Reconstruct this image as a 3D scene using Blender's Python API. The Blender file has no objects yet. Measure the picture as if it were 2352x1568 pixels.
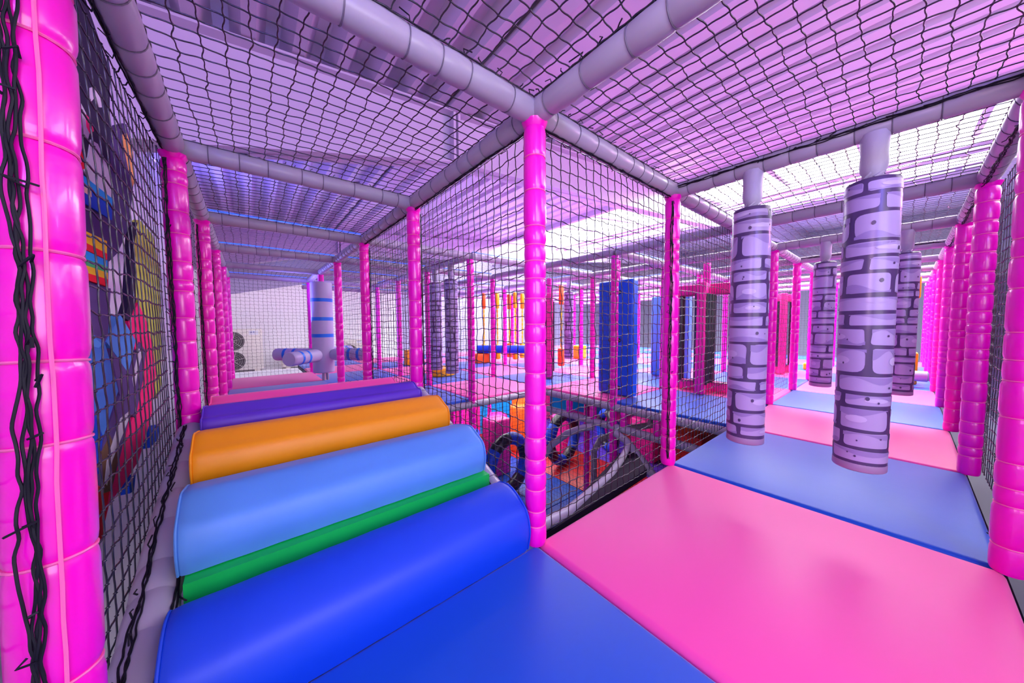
import bpy, bmesh, math, random
import numpy as np
from mathutils import Vector, Matrix

# ------------------------------------------------------------------ camera, world, lights, exposure
S = bpy.context.scene
COL = S.collection
CAM = Vector((-0.9367, -0.9906, 0.9452))
YAW, PIT, ROL, FPX = math.radians(39.282), math.radians(-3.026), math.radians(-0.374), 740.8
fw = Vector((math.sin(YAW)*math.cos(PIT), math.cos(YAW)*math.cos(PIT), math.sin(PIT)))
rt = Vector((math.cos(YAW), -math.sin(YAW), 0)); up = rt.cross(fw)
r2 = rt*math.cos(ROL) + up*math.sin(ROL); u2 = -rt*math.sin(ROL) + up*math.cos(ROL)
cd = bpy.data.cameras.new('camera'); cam = bpy.data.objects.new('camera', cd); COL.objects.link(cam)
cd.sensor_width = 36; cd.lens = FPX/2352*36; cd.clip_start = 0.02; cd.clip_end = 100
m = Matrix((r2, u2, -fw)).transposed().to_4x4(); m.translation = CAM; cam.matrix_world = m
S.camera = cam
S.view_settings.view_transform = 'Standard'; S.view_settings.look = 'None'
S.view_settings.gamma = 1; S.view_settings.use_curve_mapping = False
S.view_settings.exposure = 0.0
try:
    S.cycles.max_bounces = 8; S.cycles.transparent_max_bounces = 16
    S.cycles.sample_clamp_indirect = 6
except Exception: pass

W = bpy.data.worlds.new('sky'); S.world = W; W.use_nodes = True
nt = W.node_tree; nt.nodes.clear()
out = nt.nodes.new('ShaderNodeOutputWorld'); bg = nt.nodes.new('ShaderNodeBackground')
tc = nt.nodes.new('ShaderNodeTexCoord'); sp = nt.nodes.new('ShaderNodeSeparateXYZ'); rp = nt.nodes.new('ShaderNodeValToRGB')
nt.links.new(tc.outputs['Generated'], sp.inputs[0]); nt.links.new(sp.outputs['Z'], rp.inputs[0])
rp.color_ramp.elements[0].position = 0.0; rp.color_ramp.elements[0].color = (0.26, 0.23, 0.30, 1)
rp.color_ramp.elements[1].position = 0.5; rp.color_ramp.elements[1].color = (1.0, 1.0, 1.0, 1)
nt.links.new(rp.outputs[0], bg.inputs[0]); bg.inputs[1].default_value = 3.0
nt.links.new(bg.outputs[0], out.inputs[0])

def area(name, loc, target, sx, sy, col, power):
    l = bpy.data.lights.new(name, 'AREA'); l.shape = 'RECTANGLE'; l.size = sx; l.size_y = sy
    l.color = col; l.energy = power
    o = bpy.data.objects.new(name, l); COL.objects.link(o); o.location = loc
    o.rotation_euler = (Vector(target)-Vector(loc)).to_track_quat('-Z', 'Y').to_euler()
    return o
# added fill lights without fixtures, tinting the roof from below and the sides
area('roof_fill_blue', (-0.9, 5.4, 2.0), (0.6, 5.2, 3.2), 0.6, 4.0, (0.20, 0.20, 1.0), 75)
area('roof_fill_violet', (-1.55, -3.2, 2.5), (0.4, 1.5, 3.3), 0.8, 0.5, (0.20, 0.16, 1.0), 100)
area('roof_fill_pink', (6.2, -4.0, 2.7), (2.2, 0.0, 3.75), 0.9, 0.5, (1.0, 0.30, 0.85), 230)
area('roof_fill_rose', (3.0, -0.6, 2.0), (3.0, -0.4, 4), 3.4, 1.0, (0.9, 0.32, 0.95), 7)
area('roof_fill_lilac', (4.6, 5.0, 2.0), (3.6, 5.0, 4), 4.0, 4.0, (0.38, 0.26, 1.0), 75)
area('roof_fill_far', (16.0, 2.0, 2.6), (16.0, 2.0, 5), 5.0, 8.0, (0.50, 0.38, 1.0), 330)
# added fill lights out of view, brightening the near posts, rollers and pillars
area('fill_front', (-0.7, -3.2, 1.55), (0.3, 0.6, 0.95), 2.2, 1.3, (1.0, 0.92, 0.96), 60)
area('daylight', (9.5, 3.0, 4.75), (9.5, 3.0, 0), 5.6, 18.0, (1.0, 0.99, 1.0), 8800)  # area light above the glazing, added to strengthen the sky's daylight
area('fill_pink', (-2.3, -1.55, 1.45), (4.0, -0.45, 0.9), 1.0, 0.7, (1.0, 0.66, 0.92), 42)
area('fill_side', (3.0, -3.4, 2.9), (2.4, 0.2, 0.7), 2.5, 1.2, (1.0, 0.92, 0.98), 75)
# added fill lights, kept out of sight behind the rafters
area('fill_rafter', (4.6, 3.0, 3.62), (4.6, 2.8, 0), 5.0, 0.5, (1.0, 0.95, 1.0), 300)
area('fill_rafter_back', (0.8, 9.0, 3.12), (0.6, 13.0, 0.6), 3.6, 0.3, (1.0, 0.94, 1.0), 90)
# fill lights added under the deck to brighten the lower level
area('fill_lower', (3.9, 3.9, -0.16), (3.9, 3.9, -2), 2.2, 2.2, (1.0, 0.93, 1.0), 70)
area('fill_lower_back', (3.4, 4.6, -0.16), (3.2, 5.0, -2), 4.0, 1.0, (1.0, 0.95, 1.0), 60)

# ------------------------------------------------------------------ materials
def mat(name, col, rough=0.5, spec=0.5, bump=0.0, bscale=20, metal=0.0, emit=None, estr=1.0, coat=0.0, noise=0.0, nscale=6, sheen=0.0):
    m = bpy.data.materials.new(name); m.use_nodes = True
    n = m.node_tree; b = n.nodes['Principled BSDF']
    b.inputs['Base Color'].default_value = (*col, 1); b.inputs['Roughness'].default_value = rough
    b.inputs['Specular IOR Level'].default_value = spec; b.inputs['Metallic'].default_value = metal
    if sheen: b.inputs['Sheen Weight'].default_value = sheen; b.inputs['Sheen Roughness'].default_value = 0.35
    if coat: b.inputs['Coat Weight'].default_value = coat; b.inputs['Coat Roughness'].default_value = 0.12
    if emit: b.inputs['Emission Color'].default_value = (*emit, 1); b.inputs['Emission Strength'].default_value = estr
    if bump or noise:
        t = n.nodes.new('ShaderNodeTexCoord'); z = n.nodes.new('ShaderNodeTexNoise')
        z.inputs['Scale'].default_value = bscale; z.inputs['Detail'].default_value = 3
        n.links.new(t.outputs['Object'], z.inputs['Vector'])
        if bump:
            k = n.nodes.new('ShaderNodeBump'); k.inputs['Strength'].default_value = bump; k.inputs['Distance'].default_value = 0.01
            n.links.new(z.outputs[0], k.inputs['Height']); n.links.new(k.outputs[0], b.inputs['Normal'])
        if noise:
            z2 = n.nodes.new('ShaderNodeTexNoise'); z2.inputs['Scale'].default_value = nscale; z2.inputs['Detail'].default_value = 4
            n.links.new(t.outputs['Object'], z2.inputs['Vector'])
            mx = n.nodes.new('ShaderNodeMixRGB'); mx.blend_type = 'MULTIPLY'; mx.inputs[0].default_value = noise
            mx.inputs[1].default_value = (*col, 1); n.links.new(z2.outputs[0], mx.inputs[2])
            n.links.new(mx.outputs[0], b.inputs['Base Color'])
    return m
M = dict(
    magenta=mat('magenta_vinyl', (1.0, 0.0, 0.53), 0.28, 0.5, 0.25, 14, coat=0.35),
    tie=mat('pink_cable_tie', (1.0, 0.16, 0.45), 0.4),
    grey=mat('grey_vinyl', (0.42, 0.39, 0.47), 0.34, 0.5, 0.15, 16),
    greytie=mat('grey_cable_tie', (0.16, 0.14, 0.19), 0.45),
    net=mat('black_net_cord', (0.010, 0.009, 0.020), 0.27, 0.9),
    cord=mat('black_cord', (0.006, 0.005, 0.012), 0.6, 0.3),
    pink=mat('pink_mat_vinyl', (1.0, 0.085, 0.40), 0.46, 0.42, 0.06, 7, sheen=0.25),
    blue=mat('blue_mat_vinyl', (0.0, 0.085, 0.56), 0.46, 0.42, 0.06, 7, sheen=0.25),
    rblue=mat('royal_blue_vinyl', (0.0, 0.055, 0.62), 0.50, 0.5, 0.12, 5),
    green=mat('green_vinyl', (0.0, 0.56, 0.07), 0.45),
    lblue=mat('light_blue_vinyl', (0.10, 0.33, 0.80), 0.50, 0.5, 0.12, 5, noise=0.12, nscale=9),
    orange=mat('orange_vinyl', (1.0, 0.36, 0.0), 0.50, 0.5, 0.10, 5),
    purple=mat('purple_vinyl', (0.115, 0.035, 0.56), 0.50, 0.5, 0.12, 5),
    black=mat('black_vinyl', (0.018, 0.014, 0.03), 0.3),
    lilac=mat('lilac_grey_vinyl', (0.46, 0.42, 0.62), 0.42, 0.4, 0.12, 6),
    stripe=mat('blue_stripe_tape', (0.0, 0.17, 0.75), 0.4),
    mortar=mat('stone_print_mortar', (0.085, 0.05, 0.15), 0.3),
    stone=mat('stone_print_light', (0.47, 0.38, 0.66), 0.3),
    stoned=mat('stone_print_mid', (0.33, 0.25, 0.53), 0.3),
    stonehi=mat('stone_print_pale', (0.60, 0.52, 0.78), 0.3),
    band=mat('pillar_foot_band', (0.36, 0.25, 0.42), 0.4),
    strap=mat('grey_strap_cloth', (0.45, 0.43, 0.56), 0.45, 0.4, 0.4, 18),
    steel=mat('steel', (0.5, 0.5, 0.52), 0.3, metal=0.9),
    deck=mat('roof_deck_paint', (0.50, 0.42, 0.57), 0.32, 0.6),
    frame=mat('painted_steel_lilac', (0.55, 0.46, 0.62), 0.4),
    white=mat('white_wall_paint', (0.78, 0.75, 0.80), 0.7, 0.3, noise=0.1, nscale=0.8),
    lilacwall=mat('lilac_wall_cladding', (0.30, 0.26, 0.44), 0.6),
    darkwall=mat('dark_wall_paint', (0.22, 0.21, 0.30), 0.7),
    navywall=mat('navy_wall_paint', (0.03, 0.015, 0.075), 0.6),
    under=mat('dark_board', (0.03, 0.02, 0.05), 0.7),
    slide=mat('dark_slide_sheet', (0.012, 0.006, 0.018), 0.8, 0.2),
    led=mat('blue_light_tube', (0.05, 0.15, 1.0), 0.3, emit=(0.04, 0.14, 1.0), estr=1.6),
    ac=mat('cream_enamel', (0.62, 0.57, 0.52), 0.5),
    acdark=mat('dark_fan_grille', (0.055, 0.045, 0.05), 0.6),
    label=mat('pale_label', (0.6, 0.6, 0.66), 0.5),
    labelink=mat('label_ink', (0.1, 0.1, 0.3), 0.6),
    yellow=mat('yellow_vinyl', (1.0, 0.48, 0.0), 0.4),
    rope=mat('yellow_rope', (0.95, 0.62, 0.0), 0.6),
    deep_orange=mat('deep_orange_vinyl', (1.0, 0.12, 0.0), 0.4),
    bblue=mat('board_blue_vinyl', (0.0, 0.13, 0.85), 0.4),
    red=mat('red_vinyl', (0.62, 0.015, 0.02), 0.4),
    cyan=mat('cyan_panel', (0.0, 0.30, 0.85), 0.5),
    hotpink=mat('hot_pink_panel', (1.0, 0.015, 0.36), 0.5),
    skylight=None)
g = bpy.data.materials.new('skylight_glazing'); g.use_nodes = True; n = g.node_tree; n.nodes.clear()
o_ = n.nodes.new('ShaderNodeOutputMaterial'); mx_ = n.nodes.new('ShaderNodeMixShader'); t_ = n.nodes.new('ShaderNodeBsdfTransparent'); tr_ = n.nodes.new('ShaderNodeBsdfTranslucent')
mx_.inputs[0].default_value = 0.35; t_.inputs[0].default_value = (0.93, 0.95, 0.97, 1); tr_.inputs[0].default_value = (0.9, 0.92, 0.95, 1)
n.links.new(t_.outputs[0], mx_.inputs[1]); n.links.new(tr_.outputs[0], mx_.inputs[2]); n.links.new(mx_.outputs[0], o_.inputs[0])
M['skylight'] = g

# ------------------------------------------------------------------ helpers
class MB:
    def __init__(s): s.v = []; s.f = []; s.m = []; s.mats = []
    def mi(s, m):
        if m not in s.mats: s.mats.append(m)
        return s.mats.index(m)
    def add(s, v, f, m):
        k = len(s.v); i = s.mi(m); s.v += [tuple(p) for p in v]
        s.f += [tuple(a+k for a in q) for q in f]; s.m += [i]*len(f)
    def box(s, lo, hi, m):
        (a, b, c), (d, e, f) = lo, hi
        s.add([(a,b,c),(d,b,c),(d,e,c),(a,e,c),(a,b,f),(d,b,f),(d,e,f),(a,e,f)],
              [(0,3,2,1),(4,5,6,7),(0,1,5,4),(1,2,6,5),(2,3,7,6),(3,0,4,7)], m)
    def rbox(s, lo, hi, m, r=0.02, seg=3):
        bm = bmesh.new(); bmesh.ops.create_cube(bm, size=1)
        lo = Vector(lo); hi = Vector(hi); d = hi-lo; c = (lo+hi)/2
        for q in bm.verts: q.co = Vector((q.co.x*d.x, q.co.y*d.y, q.co.z*d.z))+c
        r = min(r, min(d)*0.48)
        bmesh.ops.bevel(bm, geom=bm.edges[:], offset=r, segments=seg, profile=0.5, affect='EDGES')
        bm.verts.ensure_lookup_table()
        s.add([q.co[:] for q in bm.verts], [[q.index for q in f.verts] for f in bm.faces], m); bm.free()
    def lathe(s, p0, p1, prof, m, seg=16, caps=True):
        """prof: list of (t in metres along axis, radius)"""
        p0 = Vector(p0); ax = (Vector(p1)-p0).normalized()
        a = ax.orthogonal().normalized(); b = ax.cross(a)
        v = []; f = []
        for t, r in prof:
            for k in range(seg):
                th = 2*math.pi*k/seg
                v.append(p0+ax*t+(a*math.cos(th)+b*math.sin(th))*r)
        for i in range(len(prof)-1):
            for k in range(seg):
                k2 = (k+1) % seg
                f.append((i*seg+k, i*seg+k2, (i+1)*seg+k2, (i+1)*seg+k))
        if caps:
            f.append(tuple(range(seg))[::-1]); f.append(tuple((len(prof)-1)*seg+k for k in range(seg)))
        s.add(v, f, m)
    def tube(s, pts, r, m, seg=6, closed=False):
        pts = [Vector(p) for p in pts]; n = len(pts); v = []; f = []
        prev = None
        for i, p in enumerate(pts):
            t = (pts[(i+1) % n] - pts[i-1]) if closed else (pts[min(i+1, n-1)]-pts[max(i-1, 0)])
            t = t.normalized() if t.length > 1e-9 else Vector((0, 0, 1))
            a = t.orthogonal().normalized() if prev is None else (prev-t*prev.dot(t)).normalized()
            prev = a; b = t.cross(a); rr = r[i] if isinstance(r, (list, tuple)) else r
            for k in range(seg):
                th = 2*math.pi*k/seg; v.append(p+(a*math.cos(th)+b*math.sin(th))*rr)
        for i in range(n if closed else n-1):
            j = (i+1) % n
            for k in range(seg):
                k2 = (k+1) % seg; f.append((i*seg+k, i*seg+k2, j*seg+k2, j*seg+k))
        if not closed: f.append(tuple(range(seg))[::-1]); f.append(tuple((n-1)*seg+k for k in range(seg)))
        s.add(v, f, m)
    def prism(s, poly, origin, ua, va, depth, m, mside=None):
        """poly in (u,v), extruded along ua x va by depth"""
        origin = Vector(origin); ua = Vector(ua); va = Vector(va); nn = ua.cross(va)*depth; k = len(poly)
        v = [origin+ua*u+va*w for u, w in poly]+[origin+ua*u+va*w+nn for u, w in poly]
        s.add(v, [tuple(range(k))[::-1], tuple(range(k, 2*k))], m)
        s.add(v, [(i, (i+1) % k, k+(i+1) % k, k+i) for i in range(k)], mside or m)
    def mesh(s, name, smooth=True):
        me = bpy.data.meshes.new(name); me.from_pydata(s.v, [], s.f)
        for x in s.mats: me.materials.append(M[x])
        me.polygons.foreach_set('material_index', s.m)
        if smooth:
            me.polygons.foreach_set('use_smooth', [True]*len(s.f))
            try: me.set_sharp_from_angle(angle=math.radians(38))
            except Exception: pass
        me.update(); return me
    def build(s, name, parent=None, loc=None, smooth=True):
        o = bpy.data.objects.new(name, s.mesh(name, smooth)); COL.objects.link(o)
        if parent: o.parent = parent
        if loc: o.location = loc
        return o
def tag(o, label, cat, group=None, kind=None):
    o['label'] = label; o['category'] = cat
    if group: o['group'] = group
    if kind: o['kind'] = kind
    return o
def empty(name, loc=(0, 0, 0), rz=0):
    o = bpy.data.objects.new(name, None); COL.objects.link(o); o.location = loc; o.rotation_euler.z = rz
    o.empty_display_size = 0.1; return o
def link(name, me, parent=None, loc=(0, 0, 0)):
    o = bpy.data.objects.new(name, me); COL.objects.link(o); o.parent = parent; o.location = loc; return o
def struct(o): o['kind'] = 'structure'; return o
def copy_tree(o, parent=None):
    c = o.copy(); COL.objects.link(c); c.parent = parent
    for ch in list(o.children): copy_tree(ch, c)
    return c
ORD = ['zeroth', 'first', 'second', 'third', 'fourth', 'fifth', 'sixth', 'seventh', 'eighth', 'ninth', 'tenth', 'eleventh']
U = 1.25; XL = -1.18; YR = -1.268; LOW = -1.8; HB = 1.80

# ------------------------------------------------------------------ setting: roof, rafters, skylight, walls, floors
SL = math.tan(math.radians(6))
def roofz(x): return 3.30+SL*x
def deck_sheet(x0, x1, y0, y1, pitch, depth, top, side, mb):
    xs = []; x = x0
    while x < x1-1e-6:
        a = (pitch-top-2*side)
        for dx, dz in ((0, 0), (a, 0), (a+side, depth), (a+side+top, depth)):
            if x+dx <= x1: xs.append((x+dx, dz))
        x += pitch
    xs.append((x1, 0))
    v = []; f = []
    for X, dz in xs:
        v += [(X, y0, roofz(X)+dz), (X, y1, roofz(X)+dz)]
    for i in range(len(xs)-1): f.append((2*i, 2*i+1, 2*i+3, 2*i+2))
    mb.add(v, f, 'deck')
mb = MB()
deck_sheet(-9.14, 0.98, -14, 15, 0.33, 0.14, 0.10, 0.07, mb)
deck_sheet(0.98, 6.40, -14, 15, 0.40, 0.065, 0.028, 0.06, mb)
deck_sheet(12.6, 22, -14, 15, 0.40, 0.045, 0.05, 0.03, mb)
struct(mb.build('ceiling', smooth=False))
mb = MB(); mb.box((0.90, -6, roofz(1)-0.03), (1.12, 15, roofz(1)+0.02), 'frame'); struct(mb.build('trim_1', smooth=False))
mb = MB(); mb.box((6.30, -6, roofz(6.4)-0.14), (6.42, 15, roofz(6.4)+0.1), 'frame'); struct(mb.build('trim_2', smooth=False))
# skylight strip: glazing, purlins and bars
sk = empty('window_1', (6.4, 0, roofz(6.4))); sk['kind'] = 'structure'
def P_(x, y, z): return (x-6.4, y, z-roofz(6.4))
mb = MB(); mb.add([P_(6.4, -6, roofz(6.4)+.06), P_(12.6, -6, roofz(12.6)+.06), P_(12.6, 15, roofz(12.6)+.06), P_(6.4, 15, roofz(6.4)+.06)], [(0, 1, 2, 3)], 'skylight')
mb.build('skylight_pane', sk, smooth=False)
for x, w in ((9.40, .20), (9.95, .26), (11.3, .18)):
    mb = MB(); mb.box(P_(x-w/2, -6, roofz(x)-.16), P_(x+w/2, 15, roofz(x)+.02), 'frame'); mb.build('purlin', sk, smooth=False)
for y in (-4.2, -2.9, -1.6, -.3, 1.0, 3.6, 4.9, 6.2, 7.5, 8.8):
    mb = MB(); mb.prism([(0, roofz(6.4)-roofz(6.4)), (6.2, SL*6.2), (6.2, SL*6.2+.06), (0, .06)], (0, y, 0), (1, 0, 0), (0, 0, 1), 0.10, 'frame'); mb.build('glazing_bar', sk, smooth=False)
def rafter(name, y):
    r = empty(name, (-1.9, y, 2.2)); r['kind'] = 'structure'
    prof = [(-3.2, 1.85), (-1.24, 2.27), (-.48, 2.46), (1.0, 2.82), (2.55, 2.95), (7.8, 3.42), (21.5, 4.9)]
    bot = [(x+1.9, z-2.2) for x, z in prof]; top = [(x+1.9, roofz(x)-.01-2.2) for x, z in prof]
    w = MB(); w.prism(bot+top[::-1], (0, .01, 0), (1, 0, 0), (0, 0, 1), 0.02, 'frame'); w.build('rafter_web', r, smooth=False)
    def fl(pts, th, nm):
        w = MB(); w.prism(pts+[(x, z+th) for x, z in pts[::-1]], (0, .11, 0), (1, 0, 0), (0, 0, 1), 0.22, 'frame'); w.build(nm, r, smooth=False)
    fl(bot, .02, 'bottom_flange'); fl([(x, z-.02) for x, z in top], .02, 'top_flange')
    w = MB(); w.box((2.87, -.11, .62), (2.90, .11, 1.19), 'frame'); w.box((2.93, -.11, .62), (2.96, .11, 1.19), 'frame'); w.build('end_plate', r, smooth=False)
    return r
rafter('rafter_beam', 2.475); rafter('rafter_beam', 8.6)
def wall(name, lo, hi, m):
    w = MB(); w.box(lo, hi, m); return struct(w.build(name, smooth=False))
wall('wall_left', (-2.0, -1.2, LOW), (-1.82, 13.2, 3.15), 'white')
wall('wall_back', (-2.0, 13.2, LOW), (21.7, 13.4, 6.0), 'lilacwall')
mb = MB(); mb.prism([(-2, LOW), (4.2, LOW), (4.2, 2.95), (.94, 2.52), (-1.33, 2.0), (-2, 1.85)], (0, 13.2, 0), (1, 0, 0), (0, 0, 1), 0.06, 'white')
struct(mb.build('trim_3', smooth=False))
wall('wall_far', (21.5, -4.2, LOW), (21.7, 13.4, 6.0), 'darkwall')
wall('wall_right', (1.2, -2.75, LOW), (21.5, -2.6, 2.2), 'navywall')
mb = MB(); mb.box((-2.1, -4, LOW-.1), (21.5, 13.4, LOW), 'darkwall'); struct(mb.build('floor', smooth=False))
mb = MB(); mb.box((-1.8, 12.1, LOW), (3.4, 13.1, -.50), 'white'); struct(mb.build('trim_4', smooth=False))
mb = MB(); mb.box((-.2, -2.6, LOW), (17.0, -1.36, -.34), 'navywall'); struct(mb.build('trim_7', smooth=False))
# deck boards under the mats
mb = MB()
for lo, hi in (((XL, YR, -.12), (0, 0, -.055)), ((0, YR, -.12), (11.2, 0, -.055)), ((2.5, 0, -.12), (11.2, 8.7, -.055)), ((0, 2.5, -.12), (2.5, 8.7, -.055)), ((XL, 2.5, -.12), (0, 6.3, .02))):
    mb.box(lo, hi, 'under')
o = struct(mb.build('floor_platform', smooth=False))

# ------------------------------------------------------------------ floor mats
def mat_mesh(col, w, d, dome=0.008):
    mb = MB(); mb.rbox((0.004, 0.004, -.055), (w-.004, d-.004, 0), col, 0.028, 4); return mb.mesh(col+'_mat')
MATM = {(c, w, d): mat_mesh(c, w, d) for c in ('pink', 'blue') for w, d in ((U, U), (U, -YR), (-XL, U), (-XL, -YR))}
def place_mat(i, j, z, label, group=None):
    c = 'pink' if (i+j) % 2 else 'blue'
    w = -XL if i == -1 else U; d = -YR if j == -1 else U
    o = link('floor_mat', MATM[(c, w, d)], None, (XL if i == -1 else i*U, YR if j == -1 else j*U, z))
    return tag(o, label.replace('COL', c), 'floor mat', group)
place_mat(-1, -1, 0, 'COL padded floor mat in front, at the foot of the coloured rollers')
names = ['first floor mat of the right-hand corridor, nearest, beside the central post', 'floor mat under the two nearest hanging stone pillars', 'floor mat just past the two nearest hanging pillars', 'floor mat under the second pair of hanging pillars', 'floor mat just past the second pair of hanging pillars', 'floor mat sixth from the front in the right-hand corridor', 'floor mat seventh along the right-hand corridor', 'floor mat eighth along the right-hand corridor', 'last floor mat at the far end of the right-hand corridor']
for i in range(9): place_mat(i, -1, 0, 'COL padded '+names[i])
for j, t in ((2, 'floor mat hidden behind the top of the roller hump'), (3, 'floor mat next before the last in the left corridor'), (4, 'floor mat at the far end of left corridor, beside the spinner')):
    place_mat(-1, j, 0.06, 'COL padded '+t)
for j in range(0, 7):
    for i in range(0, 9):
        if i < 2 and j < 2: continue
        if j < 2: t = 'COL deck mat, row %s beyond the right corridor, %s from the void' % (ORD[j+1], ORD[i-1])
        else: t = 'COL deck mat, %s row beyond the void, %s from the left' % (ORD[j-1], ORD[i+1])
        place_mat(i, j, 0, t, 'mats of the far play deck')

# ------------------------------------------------------------------ posts
def tie_heights(z0, z1, rnd, big):
    z = z0+rnd.uniform(.05, .12); out = []
    while z < z1-.03:
        out.append(z); z += rnd.uniform(.055, .15)*big
    return out
def sleeve_profile(z0, z1, ties, r, rnd):
    pts = [z0]+ties+[z1]; prof = [(z0, r*.9)]
    for a, b in zip(pts[:-1], pts[1:]):
        bulge = r*(1+rnd.uniform(0, .05)); L = b-a
        e = min(.012, L*.2)
        prof += [(a+.002, r*.915), (a+e*.6, r*.965), (a+e*1.6, bulge*.99), (a+L*.5, bulge), (b-e*1.6, bulge*.99), (b-e*.6, r*.965), (b-.002, r*.915)]
    prof += [(z1, r*.9)]; return prof
def ring_mesh(r, t, m, seg=20):
    mb = MB(); mb.tube([(r*math.cos(2*math.pi*k/seg), r*math.sin(2*math.pi*k/seg), 0) for k in range(seg)], t, m, 5, True); return mb.mesh(m+'_ring')
TIE = ring_mesh(.0425, .0024, 'tie')
def cat3(P, n=3):
    out = []
    for i in range(len(P)-1):
        p0 = P[max(i-1, 0)]; p1 = P[i]; p2 = P[i+1]; p3 = P[min(i+2, len(P)-1)]
        for k in range(n):
            t = k/n; out.append(0.5*((2*p1)+(p2-p0)*t+(2*p0-5*p1+4*p2-p3)*t*t+(3*p1-p0-3*p2+p3)*t**3))
    return out+[P[-1]]
def lashing(z0, z1, dirv, rnd, r=.050):
    """black cord laced up a post on its side facing dirv, with loose cut ends"""
    mb = MB(); d = Vector((dirv[0], dirv[1], 0)).normalized(); s = Vector((-d.y, d.x, 0))
    for q in range(5):
        pts = []; z = z0; off = 0.0
        while z < z1:
            off = off*.8+rnd.uniform(-.0035, .0035)
            pts.append(d*(r+rnd.uniform(-.001, .004))+s*(off+.0026*(q-2))+Vector((0, 0, z))); z += .022
        mb.tube(cat3(pts, 3), .0019, 'cord', 5)
    z = z0+.05
    while z < z1:
        a = d*(r+.002)+s*rnd.uniform(-.01, .01)+Vector((0, 0, z))
        mb.tube([a, a+d*.014+s*rnd.uniform(-.02, .02)+Vector((0, 0, .008)), a+d*rnd.uniform(.006, .014)+s*rnd.uniform(-.018, .018)+Vector((0, 0, rnd.uniform(-.01, .02)))], .0019, 'cord', 4)
        z += rnd.uniform(.05, .14)
    return mb
def post(x, y, label, z0=0.0, near=True, seed=0, lash=None, lean=(0, 0), big=1.0, group=None, z1=1.757, seam=None):
    rnd = random.Random(seed)
    p = empty('padded_post', (x, y, z0)); tag(p, label, 'post', group)
    L = z1-z0; ties = tie_heights(0.02, L, rnd, big)
    mb = MB()
    prof = sleeve_profile(0, L-.02, ties, .045, rnd)+[(L-.012, .046), (L+.006, .053)]
    mb.lathe((0, 0, 0), (0, 0, 1), prof, 'magenta', 20 if near else 12, True)
    mb.build('foam_sleeve', p)
    if near:
        for z in ties: link('cable_tie', TIE, p, (0, 0, z))
        if lash: lashing(.05, L-.02, lash, rnd).build('net_lashing', p)
        if seam:
            mb = MB(); mb.tube([(.049*math.cos(seam)+rnd.uniform(-.001, .001), .049*math.sin(seam), .02+k*.05) for k in range(int((L-.04)/.05))], .0025, 'tie', 6); mb.build('vertical_tie', p)
    if lean != (0, 0):
        p.rotation_euler = (-lean[1]/L, lean[0]/L, 0)
    return p
FARP = []
def far_post(x, y, label, z0=0.0, z1=1.757, group=None, k=0):
    """background posts share a few sleeve meshes"""
    key = (k % 4, round(z1-z0, 2))
    me = next((m_ for kk, m_ in FARP if kk == key), None)
    if me is None:
        rnd = random.Random(100+key[0]); L = z1-z0; t = tie_heights(.02, L, rnd, 1.0); mb = MB()
        mb.lathe((0, 0, 0), (0, 0, 1), sleeve_profile(0, L, t, .045, rnd), 'magenta', 12)
        for z in t: mb.tube([(.0425*math.cos(a*math.pi/5), .0425*math.sin(a*math.pi/5), z) for a in range(10)], .003, 'tie', 4, True)
        me = mb.mesh('padded_post'); FARP.append((key, me))
    o = link('padded_post', me, None, (x, y, z0)); return tag(o, label, 'post', group)
post(0, 0, 'glossy magenta padded post in the centre where the two corridors meet', seed=4, big=1.0)
post(XL, -.245, 'large magenta padded post at the left edge, with black net lashing', seed=2, lash=(-.02, -1), lean=(0, .15), big=1.45, z0=-.3, seam=-1.15)
post(XL, 1*U, 'magenta post of the left net wall, second from camera, before the rollers', z0=.40, seed=5, lash=(-.5, -.85), big=.9)
for j in range(2, 6): post(XL, j*U, 'magenta post of the left net wall, %s from camera' % ORD[j+1], seed=10+j, lash=(-.5, -.85) if j < 4 else None, near=j < 5)
post(0, 1*U, 'magenta post at the right end of the purple roller', z0=.40, seed=20, lash=(.8, -.6))
post(0, 2*U, 'magenta post left of the void, second behind the central post', seed=21, lash=(.8, -.6), z0=LOW)
post(0, 3*U, 'magenta post in front of the grey spinner arms, third behind the central post', seed=22)
post(0, 5*U, 'thin magenta post just left of the grey spinner column', seed=23, near=False)
post(1*U-.02, 0, 'magenta post at the right corner of the void, beside the blue mat', seed=30, lash=(-.9, -.4))
post(2*U, 0, 'magenta post hidden behind the nearer left hanging pillar', seed=31, z0=LOW, near=False)
for i in range(3, 8): post(i*U, 0, 'magenta post on the inner side of the right corridor, %s past the central post' % ORD[i], seed=32+i, near=i < 5)
post(1*U, YR, 'large magenta post at the right edge, nearest of the right net wall', seed=40, big=1.15, lash=(.9, .35))
for i in range(2, 10): post(i*U, YR, 'magenta post of the right net wall, %s from camera' % ORD[i], seed=40+i, lash=(.9, .3) if i < 6 else None, near=i < 6)
FG = 'padded posts of the far play deck'
def fpost(i, j, k):
    far_post(i*U, j*U, 'magenta padded post on the far deck, %s row back, %s from the left' % (ORD[j], ORD[i+1]), LOW if (i, j) in ((1, 2), (2, 1), (2, 2)) else 0, group=FG, k=k)
for k, (i, j) in enumerate([(1, 2), (2, 1), (2, 2), (3, 1), (4, 1), (5, 1), (6, 1), (3, 2), (4, 2), (5, 2), (6, 2), (7, 2), (1, 3), (2, 3), (3, 3), (4, 3), (5, 3), (6, 3), (7, 3), (1, 4), (3, 4), (4, 4), (5, 4), (6, 4), (1, 5), (2, 5), (4, 5), (5, 5), (6, 5), (7, 5), (3, 6), (5, 6), (7, 6)]): fpost(i, j, k)

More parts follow.
